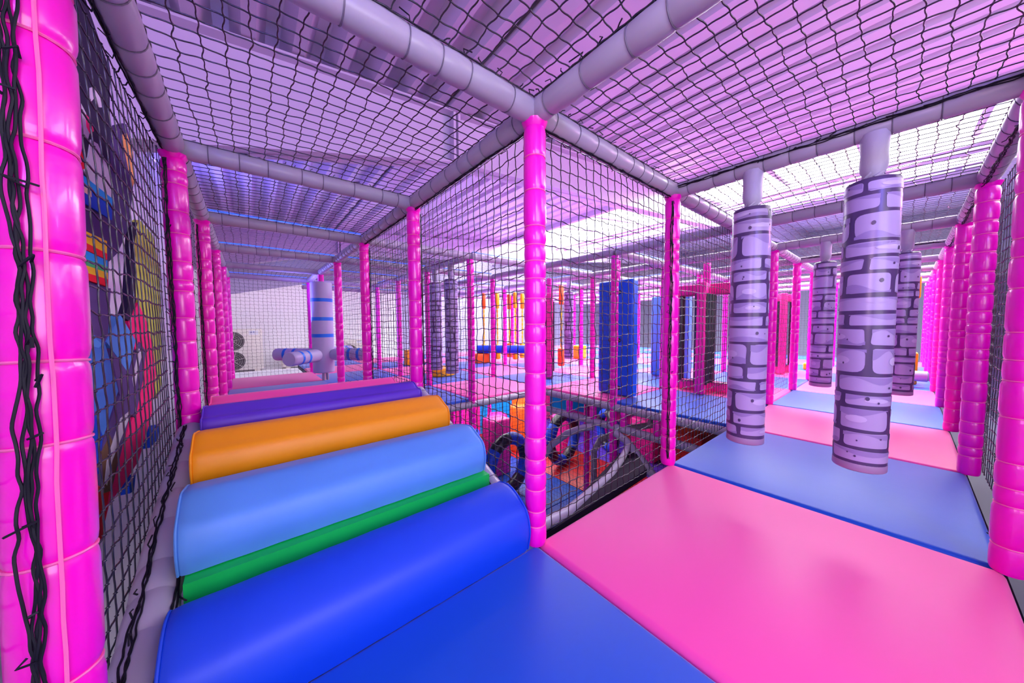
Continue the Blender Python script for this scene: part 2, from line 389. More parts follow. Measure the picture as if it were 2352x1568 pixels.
# ------------------------------------------------------------------ padded beams
GT = ring_mesh(.0435, .0022, 'greytie')
def beam(a, b, label, seed=0, near=True, led=False, lash=None, group=None, r=.046):
    """grey foam covered tube from a to b, local x axis along it"""
    rnd = random.Random(seed); a = Vector(a); b = Vector(b); L = (b-a).length
    p = empty('padded_beam', a); tag(p, label, 'beam', group)
    p.rotation_mode = 'QUATERNION'; d = (b-a).normalized()
    zz = Vector((0, 0, 1)); yy = zz.cross(d).normalized(); zz = d.cross(yy)
    p.rotation_quaternion = Matrix((d, yy, zz)).transposed().to_quaternion()
    ties = []; t = rnd.uniform(.08, .14)
    while t < L-.06: ties.append(t); t += rnd.uniform(.10, .19)
    mb = MB(); prof = [(0.02, r*.85)]
    pts = [.02]+ties+[L-.02]
    for u, v in zip(pts[:-1], pts[1:]):
        prof += [(u+.002, r*.92), (u+.012, r*.985), ((u+v)/2, r*1.02), (v-.012, r*.985), (v-.002, r*.92)]
    mb.lathe((0, 0, 0), (1, 0, 0), prof, 'grey', 18 if near else 10); mb.build('foam_sleeve', p)
    if near:
        for t in ties:
            o = link('cable_tie', GT, p, (t, 0, 0)); o.rotation_euler = (0, math.pi/2, 0)
    for sgn in (lash or ()):
        mb = MB()
        for q in range(3):
            pts = []; t = .04; off = 0.0
            while t < L-.04:
                off = off*.8+rnd.uniform(-.07, .07); an = sgn+off+.07*(q-1)
                pts.append((t, (r+.003)*math.cos(an), (r+.003)*math.sin(an))); t += .02
            mb.tube(cat3([Vector(q_) for q_ in pts], 2), .0024, 'cord', 5)
        t = .06
        while t < L-.05:
            an = sgn+rnd.uniform(-.2, .2); c0 = Vector((t, (r+.003)*math.cos(an), (r+.003)*math.sin(an)))
            mb.tube([c0, c0*1.0+Vector((rnd.uniform(-.02, .03), .012*math.cos(an), .012*math.sin(an))), c0+Vector((rnd.uniform(-.03, .04), .018*math.cos(an+.5), .018*math.sin(an+.5)))], .0022, 'cord', 4)
            t += rnd.uniform(.05, .12)
        mb.build('net_lashing', p)
    if led:
        mb = MB(); mb.tube([(.03, 0, r+.010), (L-.03, 0, r+.010)], .006, 'led', 6); o = mb.build('light_strip', p)
    return p
H = math.pi
beam((0, 0, HB), (0, YR, HB), 'grey padded overhead beam running up right from the central post', 1, lash=(H*.7,))
beam((0, 0, HB), (XL, 0, HB), 'grey padded overhead beam running up left from the central post', 2, lash=(H*.25,))
beam((0, 0, HB), (U, 0, HB), 'grey padded beam from the central post to the void corner post', 3, lash=(-H*.55, H*.65))
beam((0, 0, HB), (0, U, HB), 'grey padded beam from central post back towards the purple roller post', 4, lash=(-H*.5, H*.5))
beam((0, U, HB), (0, 2*U, HB), 'grey padded beam above the void, second segment behind the central post', 5, lash=(-H*.5, H*.5))
for j in range(2, 5): beam((0, j*U, HB), (0, (j+1)*U, HB), 'grey padded beam along the inner side of left corridor, %s segment back' % ORD[j+1], 6+j, near=j < 4)
beam((XL, -.1, HB), (XL, U, HB), 'grey padded beam on top of the nearest left net, at upper left', 14, lash=(H*.25, -H*.3))
beam((XL, -.1, HB), (XL, YR-.2, HB), 'grey padded beam over the left edge beside the camera', 15)
for j in range(1, 5): beam((XL, j*U, HB), (XL, (j+1)*U, HB), 'grey padded beam on top of the left net wall, %s segment back' % ORD[j+1], 16+j, near=j < 3, lash=(H*.25,) if j < 3 else None)
for j in range(1, 6): beam((XL, j*U, HB), (0, j*U, HB), 'grey padded cross beam over the left corridor, %s from camera' % ORD[j], 25+j, near=j < 4, led=j in (2, 3, 5), lash=(H*.4,) if j < 3 else None)
for i in range(1, 8): beam((i*U, 0, HB), ((i+1)*U, 0, HB), 'grey padded beam along the inner side of right corridor, %s segment past the central post' % ORD[i+1], 35+i, near=i < 4, lash=(H*.6,) if i < 2 else None)
beam((U, 0, HB), (U, YR, HB), 'grey padded cross beam carrying the two nearest hanging pillars', 45, lash=(H*.95,))
for i in range(2, 9): beam((i*U, 0, HB), (i*U, YR, HB), 'grey padded cross beam over the right corridor, %s from camera' % ORD[i], 45+i, near=i < 4, lash=(H*.9,) if i == 4 else None)
for i in range(1, 9): beam((i*U, YR, HB), ((i+1)*U, YR, HB), 'grey padded beam on top of the right net wall, %s segment' % ORD[i], 55+i, near=i < 4, lash=(-H*.4,) if i < 4 else None)
beam((0, YR, HB), (U, YR, HB), 'grey padded beam on the right net wall beside the camera', 64)
BG = 'padded beams of the far play deck'
for j in range(1, 7):
    for i in range(0 if j > 1 else 2, 8):
        beam((i*U, j*U, HB), ((i+1)*U, j*U, HB), 'grey padded far deck beam, %s row back, %s span from the left' % (ORD[j], ORD[i+1]), 70+i+j*10, near=False, led=(i+j) % 3 != 2, group=BG)
for i in range(1, 9):
    for j in range(0 if i > 1 else 2, 6):
        beam((i*U, j*U, HB), (i*U, (j+1)*U, HB), 'grey padded far deck beam running back, line %s, span %s' % (ORD[i], ORD[j+1]), 170+i+j*10, near=False, led=(i+j) % 4 == 1, group=BG)
# low edge beams of the void
beam((2.5, 2.45, -.075), (2.5, 0.0, -.075), 'grey padded beam under the right edge of the far mats at the void', 250)
beam((0.05, 2.5, -.075), (2.45, 2.5, -.075), 'grey padded beam under the far edge of the void', 251)
beam((2.5, 2.40, -.32), (2.5, -.0, -.32), 'lower grey padded rail hung below the void edge beam', 252)
beam((2.5, 0, -.075), (2.5, YR, -.075), 'grey padded beam under the deck beyond the two nearest pillars', 254, near=False)
for k, y in enumerate((1.95, 1.55, 1.11, .70)):
    far_post(2.5, y, 'short magenta stub between the two void rails, %s from the left' % ORD[k+1], -.285, -.11, 'stubs between the void rails', k)

# ------------------------------------------------------------------ nets
def net_mesh(w, h, nx, ny, seg, r, seed, wave=.004, sag=.012, sides=4, knots=True, name='net'):
    rnd = np.random.RandomState(seed)
    U0 = np.linspace(0, w, nx+1); V0 = np.linspace(0, h, ny+1)
    gu, gv = np.meshgrid(U0, V0, indexing='ij')
    gu = gu+rnd.normal(0, .0035, gu.shape); gv = gv+rnd.normal(0, .0035, gv.shape)
    gu[0] = 0; gu[-1] = w; gv[:, 0] = 0; gv[:, -1] = h
    def bill(u, v): return sag*np.sin(np.pi*np.clip(u/w, 0, 1))*np.sin(np.pi*np.clip(v/h, 0, 1))
    V = []; F = []; base = 0
    t = np.arange(seg)/seg
    ang = 2*np.pi*np.arange(sides)/sides+np.pi/4
    for axis in (0, 1):
        n_l = (ny+1) if axis == 0 else (nx+1)
        for k in range(n_l):
            if axis == 0: pu, pv = gu[:, k], gv[:, k]
            else: pu, pv = gu[k, :], gv[k, :]
            m_ = len(pu)-1
            uu = np.concatenate([(pu[:-1, None]+(pu[1:]-pu[:-1])[:, None]*t).ravel(), pu[-1:]])
            vv = np.concatenate([(pv[:-1, None]+(pv[1:]-pv[:-1])[:, None]*t).ravel(), pv[-1:]])
            sgn = np.where((np.arange(m_)+k) % 2 == 0, 1, -1)
            d = np.concatenate([(sgn[:, None]*0+np.sin(2*np.pi*t)*wave).ravel(), [0]]) if seg > 2 else np.zeros(len(uu))
            if axis == 0: vv = vv+d
            else: uu = uu+d
            zz = bill(uu, vv)
            c = np.stack([uu, vv, zz], 1)
            perp = np.array([0, 1, 0.]) if axis == 0 else np.array([1., 0, 0])
            ringv = (c[:, None, :]+r*(np.cos(ang)[None, :, None]*perp+np.sin(ang)[None, :, None]*np.array([0, 0, 1.])))
            V.append(ringv.reshape(-1, 3)); nn = len(c)
            i = np.arange(nn-1)[:, None]*sides; s_ = np.arange(sides)[None, :]; s2 = (s_+1) % sides
            q = np.stack([i+s_, i+s2, i+sides+s2, i+sides+s_], -1).reshape(-1, 4)+base
            F.append(q); base += nn*sides
    verts = np.concatenate(V); faces = np.concatenate(F)
    if knots:
        kr = r*2.2
        oc = np.array([(1, 0, 0), (-1, 0, 0), (0, 1, 0), (0, -1, 0), (0, 0, 1), (0, 0, -1)])*kr
        of = np.array([(0, 2, 4), (2, 1, 4), (1, 3, 4), (3, 0, 4), (2, 0, 5), (1, 2, 5), (3, 1, 5), (0, 3, 5)])
        c = np.stack([gu.ravel(), gv.ravel(), bill(gu.ravel(), gv.ravel())], 1)
        kv = (c[:, None]+oc).reshape(-1, 3); kf = (np.arange(len(c))[:, None, None]*6+of).reshape(-1, 3)+base
        verts = np.concatenate([verts, kv])
        allf = faces.tolist()+kf.tolist()
    else: allf = faces.tolist()
    me = bpy.data.meshes.new(name); me.from_pydata(verts.tolist(), [], allf)
    me.materials.append(M['net']); me.polygons.foreach_set('use_smooth', [True]*len(allf)); me.update()
    return me
NETM = {}
def net(origin, ua, va, w, h, label, kind='near', seed=0, group=None):
    if Vector(va).z == 0: origin = Vector(origin)+Vector(va)*.04; h -= .08
    w -= .08
    key = (kind, round(w, 2), round(h, 2), seed % 2)
    if key not in NETM:
        nx, ny = max(2, round(w/.0605)), max(2, round(h/.0605))
        if kind == 'near': NETM[key] = net_mesh(w, h, nx, ny, 5, .0023, seed+1, .0019, .02)
        elif kind == 'mid': NETM[key] = net_mesh(w, h, nx, ny, 3, .0020, seed+1, .003, .012, 3, False)
        else: NETM[key] = net_mesh(w, h, nx, ny, 1, .0020, seed+1, 0, .0, 3, False)
    o = link('safety_net', NETM[key]); ua = Vector(ua); va = Vector(va); origin = Vector(origin)+ua*.04
    mm = Matrix((ua, va, ua.cross(va))).transposed().to_4x4(); mm.translation = Vector(origin); o.matrix_world = mm
    return tag(o, label, 'net', group)
Y1 = (0, 1, 0); X1 = (1, 0, 0); Z1 = (0, 0, 1)
HN = 1.70
# overhead
ZN = HB+.03
net((XL, YR, ZN), X1, Y1, -XL, -YR, 'black overhead net right above the camera, top of the picture', 'near', 1)
net((0, YR, ZN), X1, Y1, U, -YR, 'black overhead net over the first mat of the right corridor', 'near', 2)
net((XL, 0, ZN), X1, Y1, -XL, U, 'black overhead net above the coloured rollers', 'near', 3)
net((U, YR, ZN), X1, Y1, U, -YR, 'black overhead net between first and second cross beam of the right corridor', 'near', 4)
net((XL, U, ZN), X1, Y1, -XL, U, 'black overhead net between first and second cross beam of the left corridor', 'near', 5)
for i in range(2, 8): net((i*U, YR, ZN), X1, Y1, U, -YR, 'black overhead net of the right corridor, bay %s' % ORD[i+1], 'mid', i)
for j in range(2, 5): net((XL, j*U, ZN), X1, Y1, -XL, U, 'black overhead net of the left corridor, bay %s' % ORD[j+1], 'mid', j)
NG = 'overhead nets of the far play deck'
for j in range(0, 6):
    for i in range(0, 8):
        if i < 2 and j < 2: continue
        net((i*U, j*U, ZN), X1, Y1, U, U, 'black overhead net of the far deck, %s row back, %s bay' % (ORD[j+1], ORD[i+1]), 'far', i+j, NG)
# upright
net((XL-.06, -.1, .0), Y1, Z1, U+.1, 1.78, 'black net of the left wall in front of the mural, beside the rollers', 'near', 6)
net((XL-.06, -1.45, -.35), Y1, Z1, 1.3, 2.1, 'black net at the far left edge, before the large left post', 'near', 7)
for j in range(1, 5): net((XL-.06, j*U, .05), Y1, Z1, U, 1.75, 'black net of the left wall, %s bay from camera' % ORD[j+1], 'near' if j < 2 else 'mid', j+1)
net((XL, 5*U+.02, .05), X1, Z1, -XL, 1.75, 'black net closing the far end of the left corridor', 'mid', 2)
net((.05, 0.02, .0), Y1, Z1, U, 1.78, 'black net left of the central post, at the right end of the rollers', 'near', 8)
net((.05, U, .0), Y1, Z1, U, 1.78, 'black net on the left side of the void, behind the purple roller post', 'near', 9)
for j in (2,): net((.05, j*U, .05), Y1, Z1, U, 1.75, 'black net on the inner side of left corridor, bay %s' % ORD[j+1], 'mid', j)
net((.05, 0.05, -.02), X1, Z1, U, 1.80, 'black net right of the central post, above the dark slide', 'near', 10)
net((U, 0.05, -.02), X1, Z1, U, 1.80, 'black net on the void between corner post and the nearer left pillar', 'near', 11)
for i in (3, 5, 6): net((i*U, 0.05, .03), X1, Z1, U, 1.75, 'black net on the inner side of right corridor, bay %s' % ORD[i+1], 'mid', i)
for i in range(0, 9): net((i*U, YR-.06, .0), X1, Z1, U, 1.78, 'black net of the right wall, %s bay from camera' % ORD[i+1], 'near' if i < 3 else 'mid', i)
for i in range(0, 9): net((i*U, YR-.42, -.2), X1, Z1, U, 1.98, 'outer black net behind the right wall, bay %s' % ORD[i+1], 'far', i, 'outer nets behind the right wall')
net((2.5, 2.5, .02), (0, -1, 0), Z1, U, 1.75, 'black net on the right far side of the void', 'far', 1)
net((0, 2.52, .02), X1, Z1, U, 1.75, 'black net along the far side of the void, left half', 'far', 2)
for i in range(0, 8): net((i*U, 6*U, .02), X1, Z1, U, 1.75, 'black net closing the far deck at the back, bay %s' % ORD[i+1], 'far', i, 'back nets of the far play deck')
for j in range(0, 6): net((8*U, j*U, .02), Y1, Z1, U, 1.75, 'black net closing the far deck on the right, bay %s' % ORD[j+1], 'far', j, 'side nets of the far play deck')

# ------------------------------------------------------------------ roller hump
def smooth_poly(pts, n=6):
    out = []
    P = [Vector((a, b)) for a, b in pts]
    for i in range(len(P)-1):
        p0 = P[max(i-1, 0)]; p1 = P[i]; p2 = P[i+1]; p3 = P[min(i+2, len(P)-1)]
        for k in range(n):
            t = k/n
            out.append(0.5*((2*p1)+(p2-p0)*t+(2*p0-5*p1+4*p2-p3)*t*t+(3*p1-p0-3*p2+p3)*t**3))
    out.append(P[-1]); return out
def roller(yf, zb, zt, depth, m, label, seed):
    rnd = random.Random(seed)
    c = smooth_poly([(yf+.01, zb), (yf-.004, zb+(zt-zb)*.35), (yf+.012, zb+(zt-zb)*.68), (yf+.06, zt-.03), (yf+.13, zt), (yf+.20, zt-.008), (yf+depth-.05, zt-.035), (yf+depth-.01, zt-.07)], 6)
    cy = yf+depth*.45; cz = (zb+zt)/2-.02
    x0, x1 = XL+.055, -.055
    st = [(x0, .86), (x0+.004, .94), (x0+.014, .985), (x0+.03, 1.0)]
    xs = st+[(x0+.03+(x1-x0-.06)*k/24, 1.0+.004*math.sin(k*1.7+seed)) for k in range(1, 24)]+[(x1-.03, 1.0), (x1-.014, .985), (x1-.004, .94), (x1, .86)]
    mb = MB(); v = []; f = []; k = len(c)
    for X, s in xs:
        for q in c: v.append((X, cy+(q.x-cy)*s-yf, cz+(q.y-cz)*s-zb))
    for i in range(len(xs)-1):
        for a in range(k-1): f.append((i*k+a, i*k+a+1, (i+1)*k+a+1, (i+1)*k+a))
        f.append((i*k+k-1, i*k, (i+1)*k, (i+1)*k+k-1))
    f.append(tuple(range(k))); f.append(tuple((len(xs)-1)*k+a for a in range(k))[::-1])
    mb.add(v, f, m)
    r = empty('foam_roller', (0, yf, zb)); tag(r, label, 'foam roller')
    mb.build('padded_roll', r)
    for X in (x0+.006, x1-.006):
        w = MB(); w.tube([(X, cy+(q.x-cy)*.975-yf, cz+(q.y-cz)*.975-zb) for q in c], .0035, m, 5); w.build('piping', r)
    return r
roller(-.03, 0.0, .232, .29, 'rblue', 'royal blue half-round foam roller, lowest and nearest of the climbing hump', 1)
roller(.29, .228, .422, .36, 'lblue', 'light blue half-round foam roller between the green strip and the orange one', 2)
roller(.65, .352, .518, .38, 'orange', 'orange half-round foam roller in the middle of the hump', 3)
roller(1.03, .445, .552, .40, 'purple', 'purple half-round foam roller behind the orange one', 4)
roller(1.45, .478, .530, .40, 'pink', 'pink half-round foam roller at the top of the hump', 5)
mb = MB(); sl = [(0.02, -.03), (.258, .06), (.262, .224), (.30, .224), (.65, .34), (1.03, .435), (1.45, .47), (1.85, .45), (2.48, .09), (2.48, -.03)]
mb.prism(sl, (XL+.075, 0, 0), (0, 1, 0), (0, 0, 1), -XL-.135, 'green')
tag(mb.build('padded_ramp'), 'green padded ramp showing as a strip behind the royal blue roller', 'ramp')
beam((-.012, .06, .05), (-.012, 1.22, .485), 'sloping grey padded rail at the right ends of the rollers', 260, lash=(H*.2,), r=.04)
beam((XL+.012, -.08, .06), (XL+.012, 1.22, .44), 'sloping grey padded rail at the left ends of the rollers', 261, lash=(H*.8, H*.4), r=.055)

# ------------------------------------------------------------------ hanging stone pillars
PR = .088; PLEN = 1.30
def stone_layer(mb, poly, layer, m):
    """poly: closed (arc length u, height v); fan with rings wrapped on the cylinder"""
    r = PR+.0009*layer; n_ = len(poly); cu = sum(p[0] for p in poly)/n_; cv = sum(p[1] for p in poly)/n_
    v = [(r*math.cos(cu/PR), r*math.sin(cu/PR), cv)]; f = []
    R = 9
    for q in range(1, R+1):
        for u, w in poly:
            uu = cu+(u-cu)*q/R; ww = cv+(w-cv)*q/R; v.append((r*math.cos(uu/PR), r*math.sin(uu/PR), ww))
    for k in range(n_): f.append((0, 1+k, 1+(k+1) % n_))
    for q in range(R-1):
        for k in range(n_):
            k2 = (k+1) % n_; f.append((1+q*n_+k, 1+(q+1)*n_+k, 1+(q+1)*n_+k2, 1+q*n_+k2))
    mb.add(v, f, m)
def strip_layer(mb, low, top, layer, m):
    r = PR+.0009*layer; n_ = len(low); v = []
    for (u, w), (u2, w2) in zip(low, top): v += [(r*math.cos(u/PR), r*math.sin(u/PR), w), (r*math.cos(u2/PR), r*math.sin(u2/PR), w2)]
    mb.add(v, [(2*k, 2*k+2, 2*k+3, 2*k+1) for k in range(n_-1)], m)
def stone_poly(u0, u1, v0, v1, rnd):
    cs = [(u0+rnd.uniform(0, .010), v0+rnd.uniform(0, .007)), (u1-rnd.uniform(0, .010), v0+rnd.uniform(0, .007)), (u1-rnd.uniform(0, .010), v1-rnd.uniform(0, .007)), (u0+rnd.uniform(0, .010), v1-rnd.uniform(0, .007))]
    out = []
    for i in range(4):
        a = Vector(cs[i-1]); b = Vector(cs[i]); c = Vector(cs[(i+1) % 4]); k = rnd.uniform(.10, .34)*min(v1-v0, u1-u0)
        p = b+(a-b).normalized()*k; q = b+(c-b).normalized()*k
        for t in (0, .25, .5, .75, 1): out.append(tuple(p*(1-t)**2+b*2*t*(1-t)+q*t*t))
    dense = []
    for i in range(len(out)):
        a = Vector(out[i]); b = Vector(out[(i+1) % len(out)]); dense.append(tuple(a))
        k_ = int((b-a).length/.012)
        for t in range(1, k_+1): dense.append(tuple(a+(b-a)*t/(k_+1)))
    return dense
def pillar_mesh(seed):
    rnd = random.Random(seed); mb = MB(); C = 2*math.pi*PR
    prof = [(0, PR*.90), (.004, PR*.975), (.012, PR)]+[(.03+.03*k, PR) for k in range(int((PLEN-.06)/.03))]+[(PLEN-.012, PR), (PLEN-.004, PR*.975), (PLEN, PR*.90)]
    mb.lathe((0, 0, 0), (0, 0, 1), prof, 'mortar', 64)
    hs = [.062, .075, .105, .06, .078, .118, .085, .062, .072, .098, .062, .066, .120, .075, .055]
    sc = (PLEN-.055)/sum(hs); v = .045; gap = .010
    for hi, h in enumerate(hs):
        h *= sc; n_ = 3 if h > .09 else rnd.choice((2, 3))
        cuts = sorted(((k+rnd.uniform(-.16, .16))/n_+hi*.37) % 1.0 for k in range(n_))
        for k in range(n_):
            a = cuts[k]*C; b = (cuts[(k+1) % n_]+(1 if k == n_-1 else 0))*C
            P = stone_poly(a+gap/2, b-gap/2, v+gap/2, v+h-gap/2, rnd)
            stone_layer(mb, P, 1, 'stone')
            cu = (a+b)/2; W_ = b-a-gap; 
            inx = gap*.9; n1 = 12; L0_ = a+inx; LW = W_-inx*.9
            q1 = rnd.uniform(.22, .42); fr = rnd.uniform(.5, 1.1); ph = rnd.uniform(0, 6)
            wav = [h*q1*(.55+.45*math.sin(ph+fr*t*.7)) for t in range(n1+1)]
            uu = [L0_+LW*t/n1 for t in range(n1+1)]
            if rnd.random() < .6: strip_layer(mb, [(u, v+h-gap-w_) for u, w_ in zip(uu, wav)], [(u, v+h-gap) for u in uu], 2, 'stoned')
            else: strip_layer(mb, [(u, v+gap) for u in uu], [(u, v+gap+w_) for u, w_ in zip(uu, wav)], 2, 'stoned')
            if rnd.random() < .45:
                c0 = rnd.uniform(-.15, .15)*W_
                e = [(cu+c0+W_*.2*math.cos(q*.5236), v+h*.5+h*.15*math.sin(q*.5236)) for q in range(12)]
                stone_layer(mb, e, 3, 'stonehi')
            for _ in range(rnd.choice((0, 1, 1, 2))):
                du = rnd.uniform(-.3, .3)*W_; dv = rnd.uniform(-.22, .22)*h; rr = rnd.choice((.003, .004, .007))
                stone_layer(mb, [(cu+du+rr*math.cos(q*.7854), v+h/2+dv+rr*1.3*math.sin(q*.7854)) for q in range(8)], 4, 'mortar')
        v += h
    mb.lathe((0, 0, .001), (0, 0, 1), [(0, PR*.92), (.003, PR*.99), (.006, PR+.001), (.034, PR+.001), (.036, PR)], 'band', 40, False)
    return mb.mesh('stone_print')
def pillar_proto(seed):
    p = empty('hanging_pillar'); link('stone_print_roll', pillar_mesh(seed), p)
    mb = MB()
    rnd = random.Random(seed+50)
    prof = [(PLEN-.002, .03), (PLEN+.012, .026), (PLEN+.03, .034), (PLEN+.05, .043), (PLEN+.08, .046), (PLEN+.12, .044), (PLEN+.16, .046), (PLEN+.205, .050)]
    mb.lathe((0, 0, 0), (0, 0, 1), prof, 'strap', 16); mb.build('hanging_strap', p)
    mb = MB()
    for q in range(5):
        a = q*1.3; mb.tube([(.03*math.cos(a+t*.5), .03*math.sin(a+t*.5), PLEN+.012+.012*t) for t in range(4)], .007, 'strap', 5)
    mb.build('strap_knot', p)
    return p
PROT = [pillar_proto(3), pillar_proto(8), pillar_proto(14)]
USED = set()
def pillar(x, y, label, k, rz, z=.27):
    if k not in USED: o = PROT[k]; USED.add(k)
    else: o = copy_tree(PROT[k])
    o.location = (x, y, z); o.rotation_euler.z = rz
    return tag(o, label, 'hanging pillar', 'stone print hanging pillars')
pillar(1.25, -.425, 'stone-print hanging pillar on the left of the nearest pair', 0, .3)
pillar(1.25, -.872, 'stone-print hanging pillar, largest and nearest, over the blue mat', 1, 2.0)
pillar(3.75, -.43, 'stone-print hanging pillar seen between the two nearest ones, farther back', 2, 1.1)
pillar(3.75, -.965, 'stone-print hanging pillar half hidden behind the largest one', 0, 4.0)
pillar(1.26, 3.50, 'left of two dim stone-print pillars standing over the yellow block beyond void', 1, .4)
pillar(1.26, 3.02, 'right of two dim stone-print pillars by the yellow block beyond void', 2, 3.2)
pillar(3.92, 3.19, 'small distant stone-print pillar just right of the central post', 0, 1.8)
pillar(5.4, 2.0, 'distant stone-print pillar seen between the blue boards and the corner post', 1, 1.2)

# ------------------------------------------------------------------ spinner with four arms
sp_ = empty('spinner', (0, 5.0, .06)); tag(sp_, 'lilac grey padded spinner column with four striped arms', 'spinner')
mb = MB(); R_ = .155
mb.lathe((0, 0, .13), (0, 0, 1), [(0, R_*.93), (.008, R_*.985), (.02, R_), (1.42, R_), (1.44, R_*.985), (1.45, R_*.93)], 'lilac', 32); mb.build('padded_column', sp_)
for z in (.70, 1.02, 1.32):
    mb = MB(); mb.lathe((0, 0, z), (0, 0, 1), [(0, R_+.002), (.055, R_+.002)], 'stripe', 32, False); mb.build('stripe_band', sp_)
mb = MB(); mb.lathe((0, 0, 0), (0, 0, 1), [(0, .03), (.16, .03)], 'steel', 14); mb.lathe((.05, 0, 0), (.05, 0, 1), [(0, .018), (.16, .018)], 'steel', 10); mb.build('steel_spindle', sp_)
mb = MB(); mb.lathe((0, 0, 1.55), (0, 0, 2.6), [(0, .043), (.06, .046), (.14, .043), (.15, .05)], 'magenta', 16); mb.build('post_top', sp_)
for k in range(4):
    th = math.radians(229)+k*math.pi/2; d = Vector((math.cos(th), math.sin(th), 0)); a = empty('arm', (0, 0, 0)); a.parent = sp_
    mb = MB(); p0 = d*.13+Vector((0, 0, .42))
    mb.lathe(p0, p0+d, [(0, .06), (.03, .085), (.07, .098), (.6, .1), (.645, .098), (.655, .092)], 'lilac', 24); mb.build('arm_roll', a)
    for t in (.30, .45):
        mb = MB(); mb.lathe(p0+d*t, p0+d, [(0, .1015), (.045, .1015)], 'stripe', 24, False); mb.build('stripe_band', a)

# ------------------------------------------------------------------ air conditioners
def ac(name_label, x0, x1, z0, z1, fans, y=12.25):
    r = empty('air_conditioner', ((x0+x1)/2, y, z0)); tag(r, name_label, 'air conditioner'); w = (x1-x0)/2; h = z1-z0
    mb = MB(); mb.rbox((-w, 0, .06), (w, .38, h), 'ac', .02, 2); mb.build('casing', r)
    for fx, fz, fr in fans:
        mb = MB(); c = Vector((fx, -.004, fz))
        mb.lathe((fx, -.012, fz), (fx, 1, fz), [(0, fr), (.02, fr)], 'acdark', 28)
        for k in range(5):
            rr = fr*(k+1)/5.5; mb.tube([c+Vector((rr*math.cos(a*.2618), -.014, rr*math.sin(a*.2618))) for a in range(24)], .0022, 'ac', 4, True)
        for k in range(6):
            a = k*math.pi/3+.3; mb.tube([c+Vector((0, -.016, 0)), c+Vector((fr*math.cos(a), -.016, fr*math.sin(a)))], .005, 'ac', 4)
        mb.build('fan_grille', r)
    mb = MB(); mb.box((w*.35, -.006, h*.86), (w*.8, 0, h*.96), 'label'); mb.box((w*.42, -.008, h*.91), (w*.5, -.006, h*.93), 'labelink'); mb.box((w*.55, -.008, h*.915), (w*.62, -.006, h*.935), 'labelink'); mb.build('paper_label', r)
    for s in (-.7, .55):
        mb = MB(); mb.box((w*s, .02, 0), (w*s+.14, .36, .06), 'ac'); mb.build('foot', r)
    return r
ac('tall cream air conditioning unit with two round fans by the white wall', -1.62, -.58, -.5, .86, [(-.22, .98, .29), (-.22, .36, .29)])
ac('low air conditioning unit behind the spinner arm', -.10, .62, -.5, .16, [(-.05, .36, .22)])
ac('air conditioning unit right of the spinner column, half hidden by an arm', 1.62, 2.55, -.5, .40, [(-.1, .45, .28)])

# ------------------------------------------------------------------ padded boards and revolving frames
def boards(loc, rz, label, m='bblue', w=.25, h=1.5, t=.14):
    r = empty('padded_boards', loc, rz); tag(r, label, 'padded boards')
    for s in (-1, 1):
        mb = MB(); x0 = .006 if s > 0 else -w-.006
        mb.rbox((x0, 0, 0), (x0+w, t, h), m, .03, 3); b_ = mb.build('board', r)
        if m == 'bblue':
            for z in (.10, .72, 1.34):
                mb = MB(); c = x0+(.06 if s > 0 else w-.06)
                for k in range(3):
                    a = k*2.094; mb.lathe((c+.012*math.cos(a), -.003, z+.012*math.sin(a)), (c+.012*math.cos(a), 1, z+.012*math.sin(a)), [(0, .007), (.006, .007)], 'steel', 8)
                mb.lathe((c, -.001, z), (c, 1, z), [(0, .028), (.003, .028)], 'black', 14); mb.build('bolt_plate', b_)
    mb = MB(); mb.lathe((0, t/2, h), (0, t/2, h+1), [(0, .03), (max(.05, 1.755-h), .03)], 'magenta', 12); mb.build('hanging_pole', r)
    return r
boards((2.78, 1.43, .01), math.radians(-90), 'tall royal blue padded boards with bolts at the far side of the void')
boards((4.72, 1.62, .01), math.radians(-90), 'light blue padded boards behind the void corner post', 'lblue', .32, 1.42)
def revolving(loc, rz, label, wings=(0, 1, 2, 3)):
    r = empty('revolving_frame', loc, rz); tag(r, label, 'revolving frame', 'pink revolving frames')
    for k in wings:
        th = k*math.pi/2; d = Vector((math.cos(th), math.sin(th), 0)); s = Vector((-math.sin(th), math.cos(th), 0))
        f = empty('wing', (0, 0, 0)); f.parent = r; f.rotation_euler.z = th
        x0, x1, t, h = .03, .36, .055, 1.47; wx0, wx1, wz0, wz1 = .085, .295, .13, 1.32
        mb = MB()
        mb.rbox((x0, -t, 0), (wx0, t, h), 'hotpink', .02, 2); mb.rbox((wx1, -t, 0), (x1, t, h), 'hotpink', .02, 2)
        mb.rbox((wx0-.02, -t+.002, 0), (wx1+.02, t-.002, wz0), 'hotpink', .02, 2); mb.rbox((wx0-.02, -t+.002, wz1), (wx1+.02, t-.002, h), 'hotpink', .02, 2)
        mb.build('pink_frame', f)
        mb = MB()
        for sy in (-1, 1):
            y = sy*(t+.004)
            mb.tube([(wx0, y, wz0), (wx0, y, wz1), (wx1, y, wz1), (wx1, y, wz0)], .024, 'black', 8, True)
        mb.build('window_trim', f)
    mb = MB(); mb.lathe((0, 0, -.005), (0, 0, 1), [(0, .045), (1.76, .045)], 'magenta', 14); mb.build('centre_pole', r)
    return r
revolving((3.97, .77, .01), math.radians(10), 'pink revolving frame with black-trimmed windows left of the nearest pillars', (1, 2, 3))
revolving((3.30, 3.12, .01), math.radians(46), 'pink and black revolving frame just right of the central post, seen edge on', (0, 2))
revolving((6.86, .62, .01), math.radians(35), 'distant pink revolving frame behind the net of the right corridor')

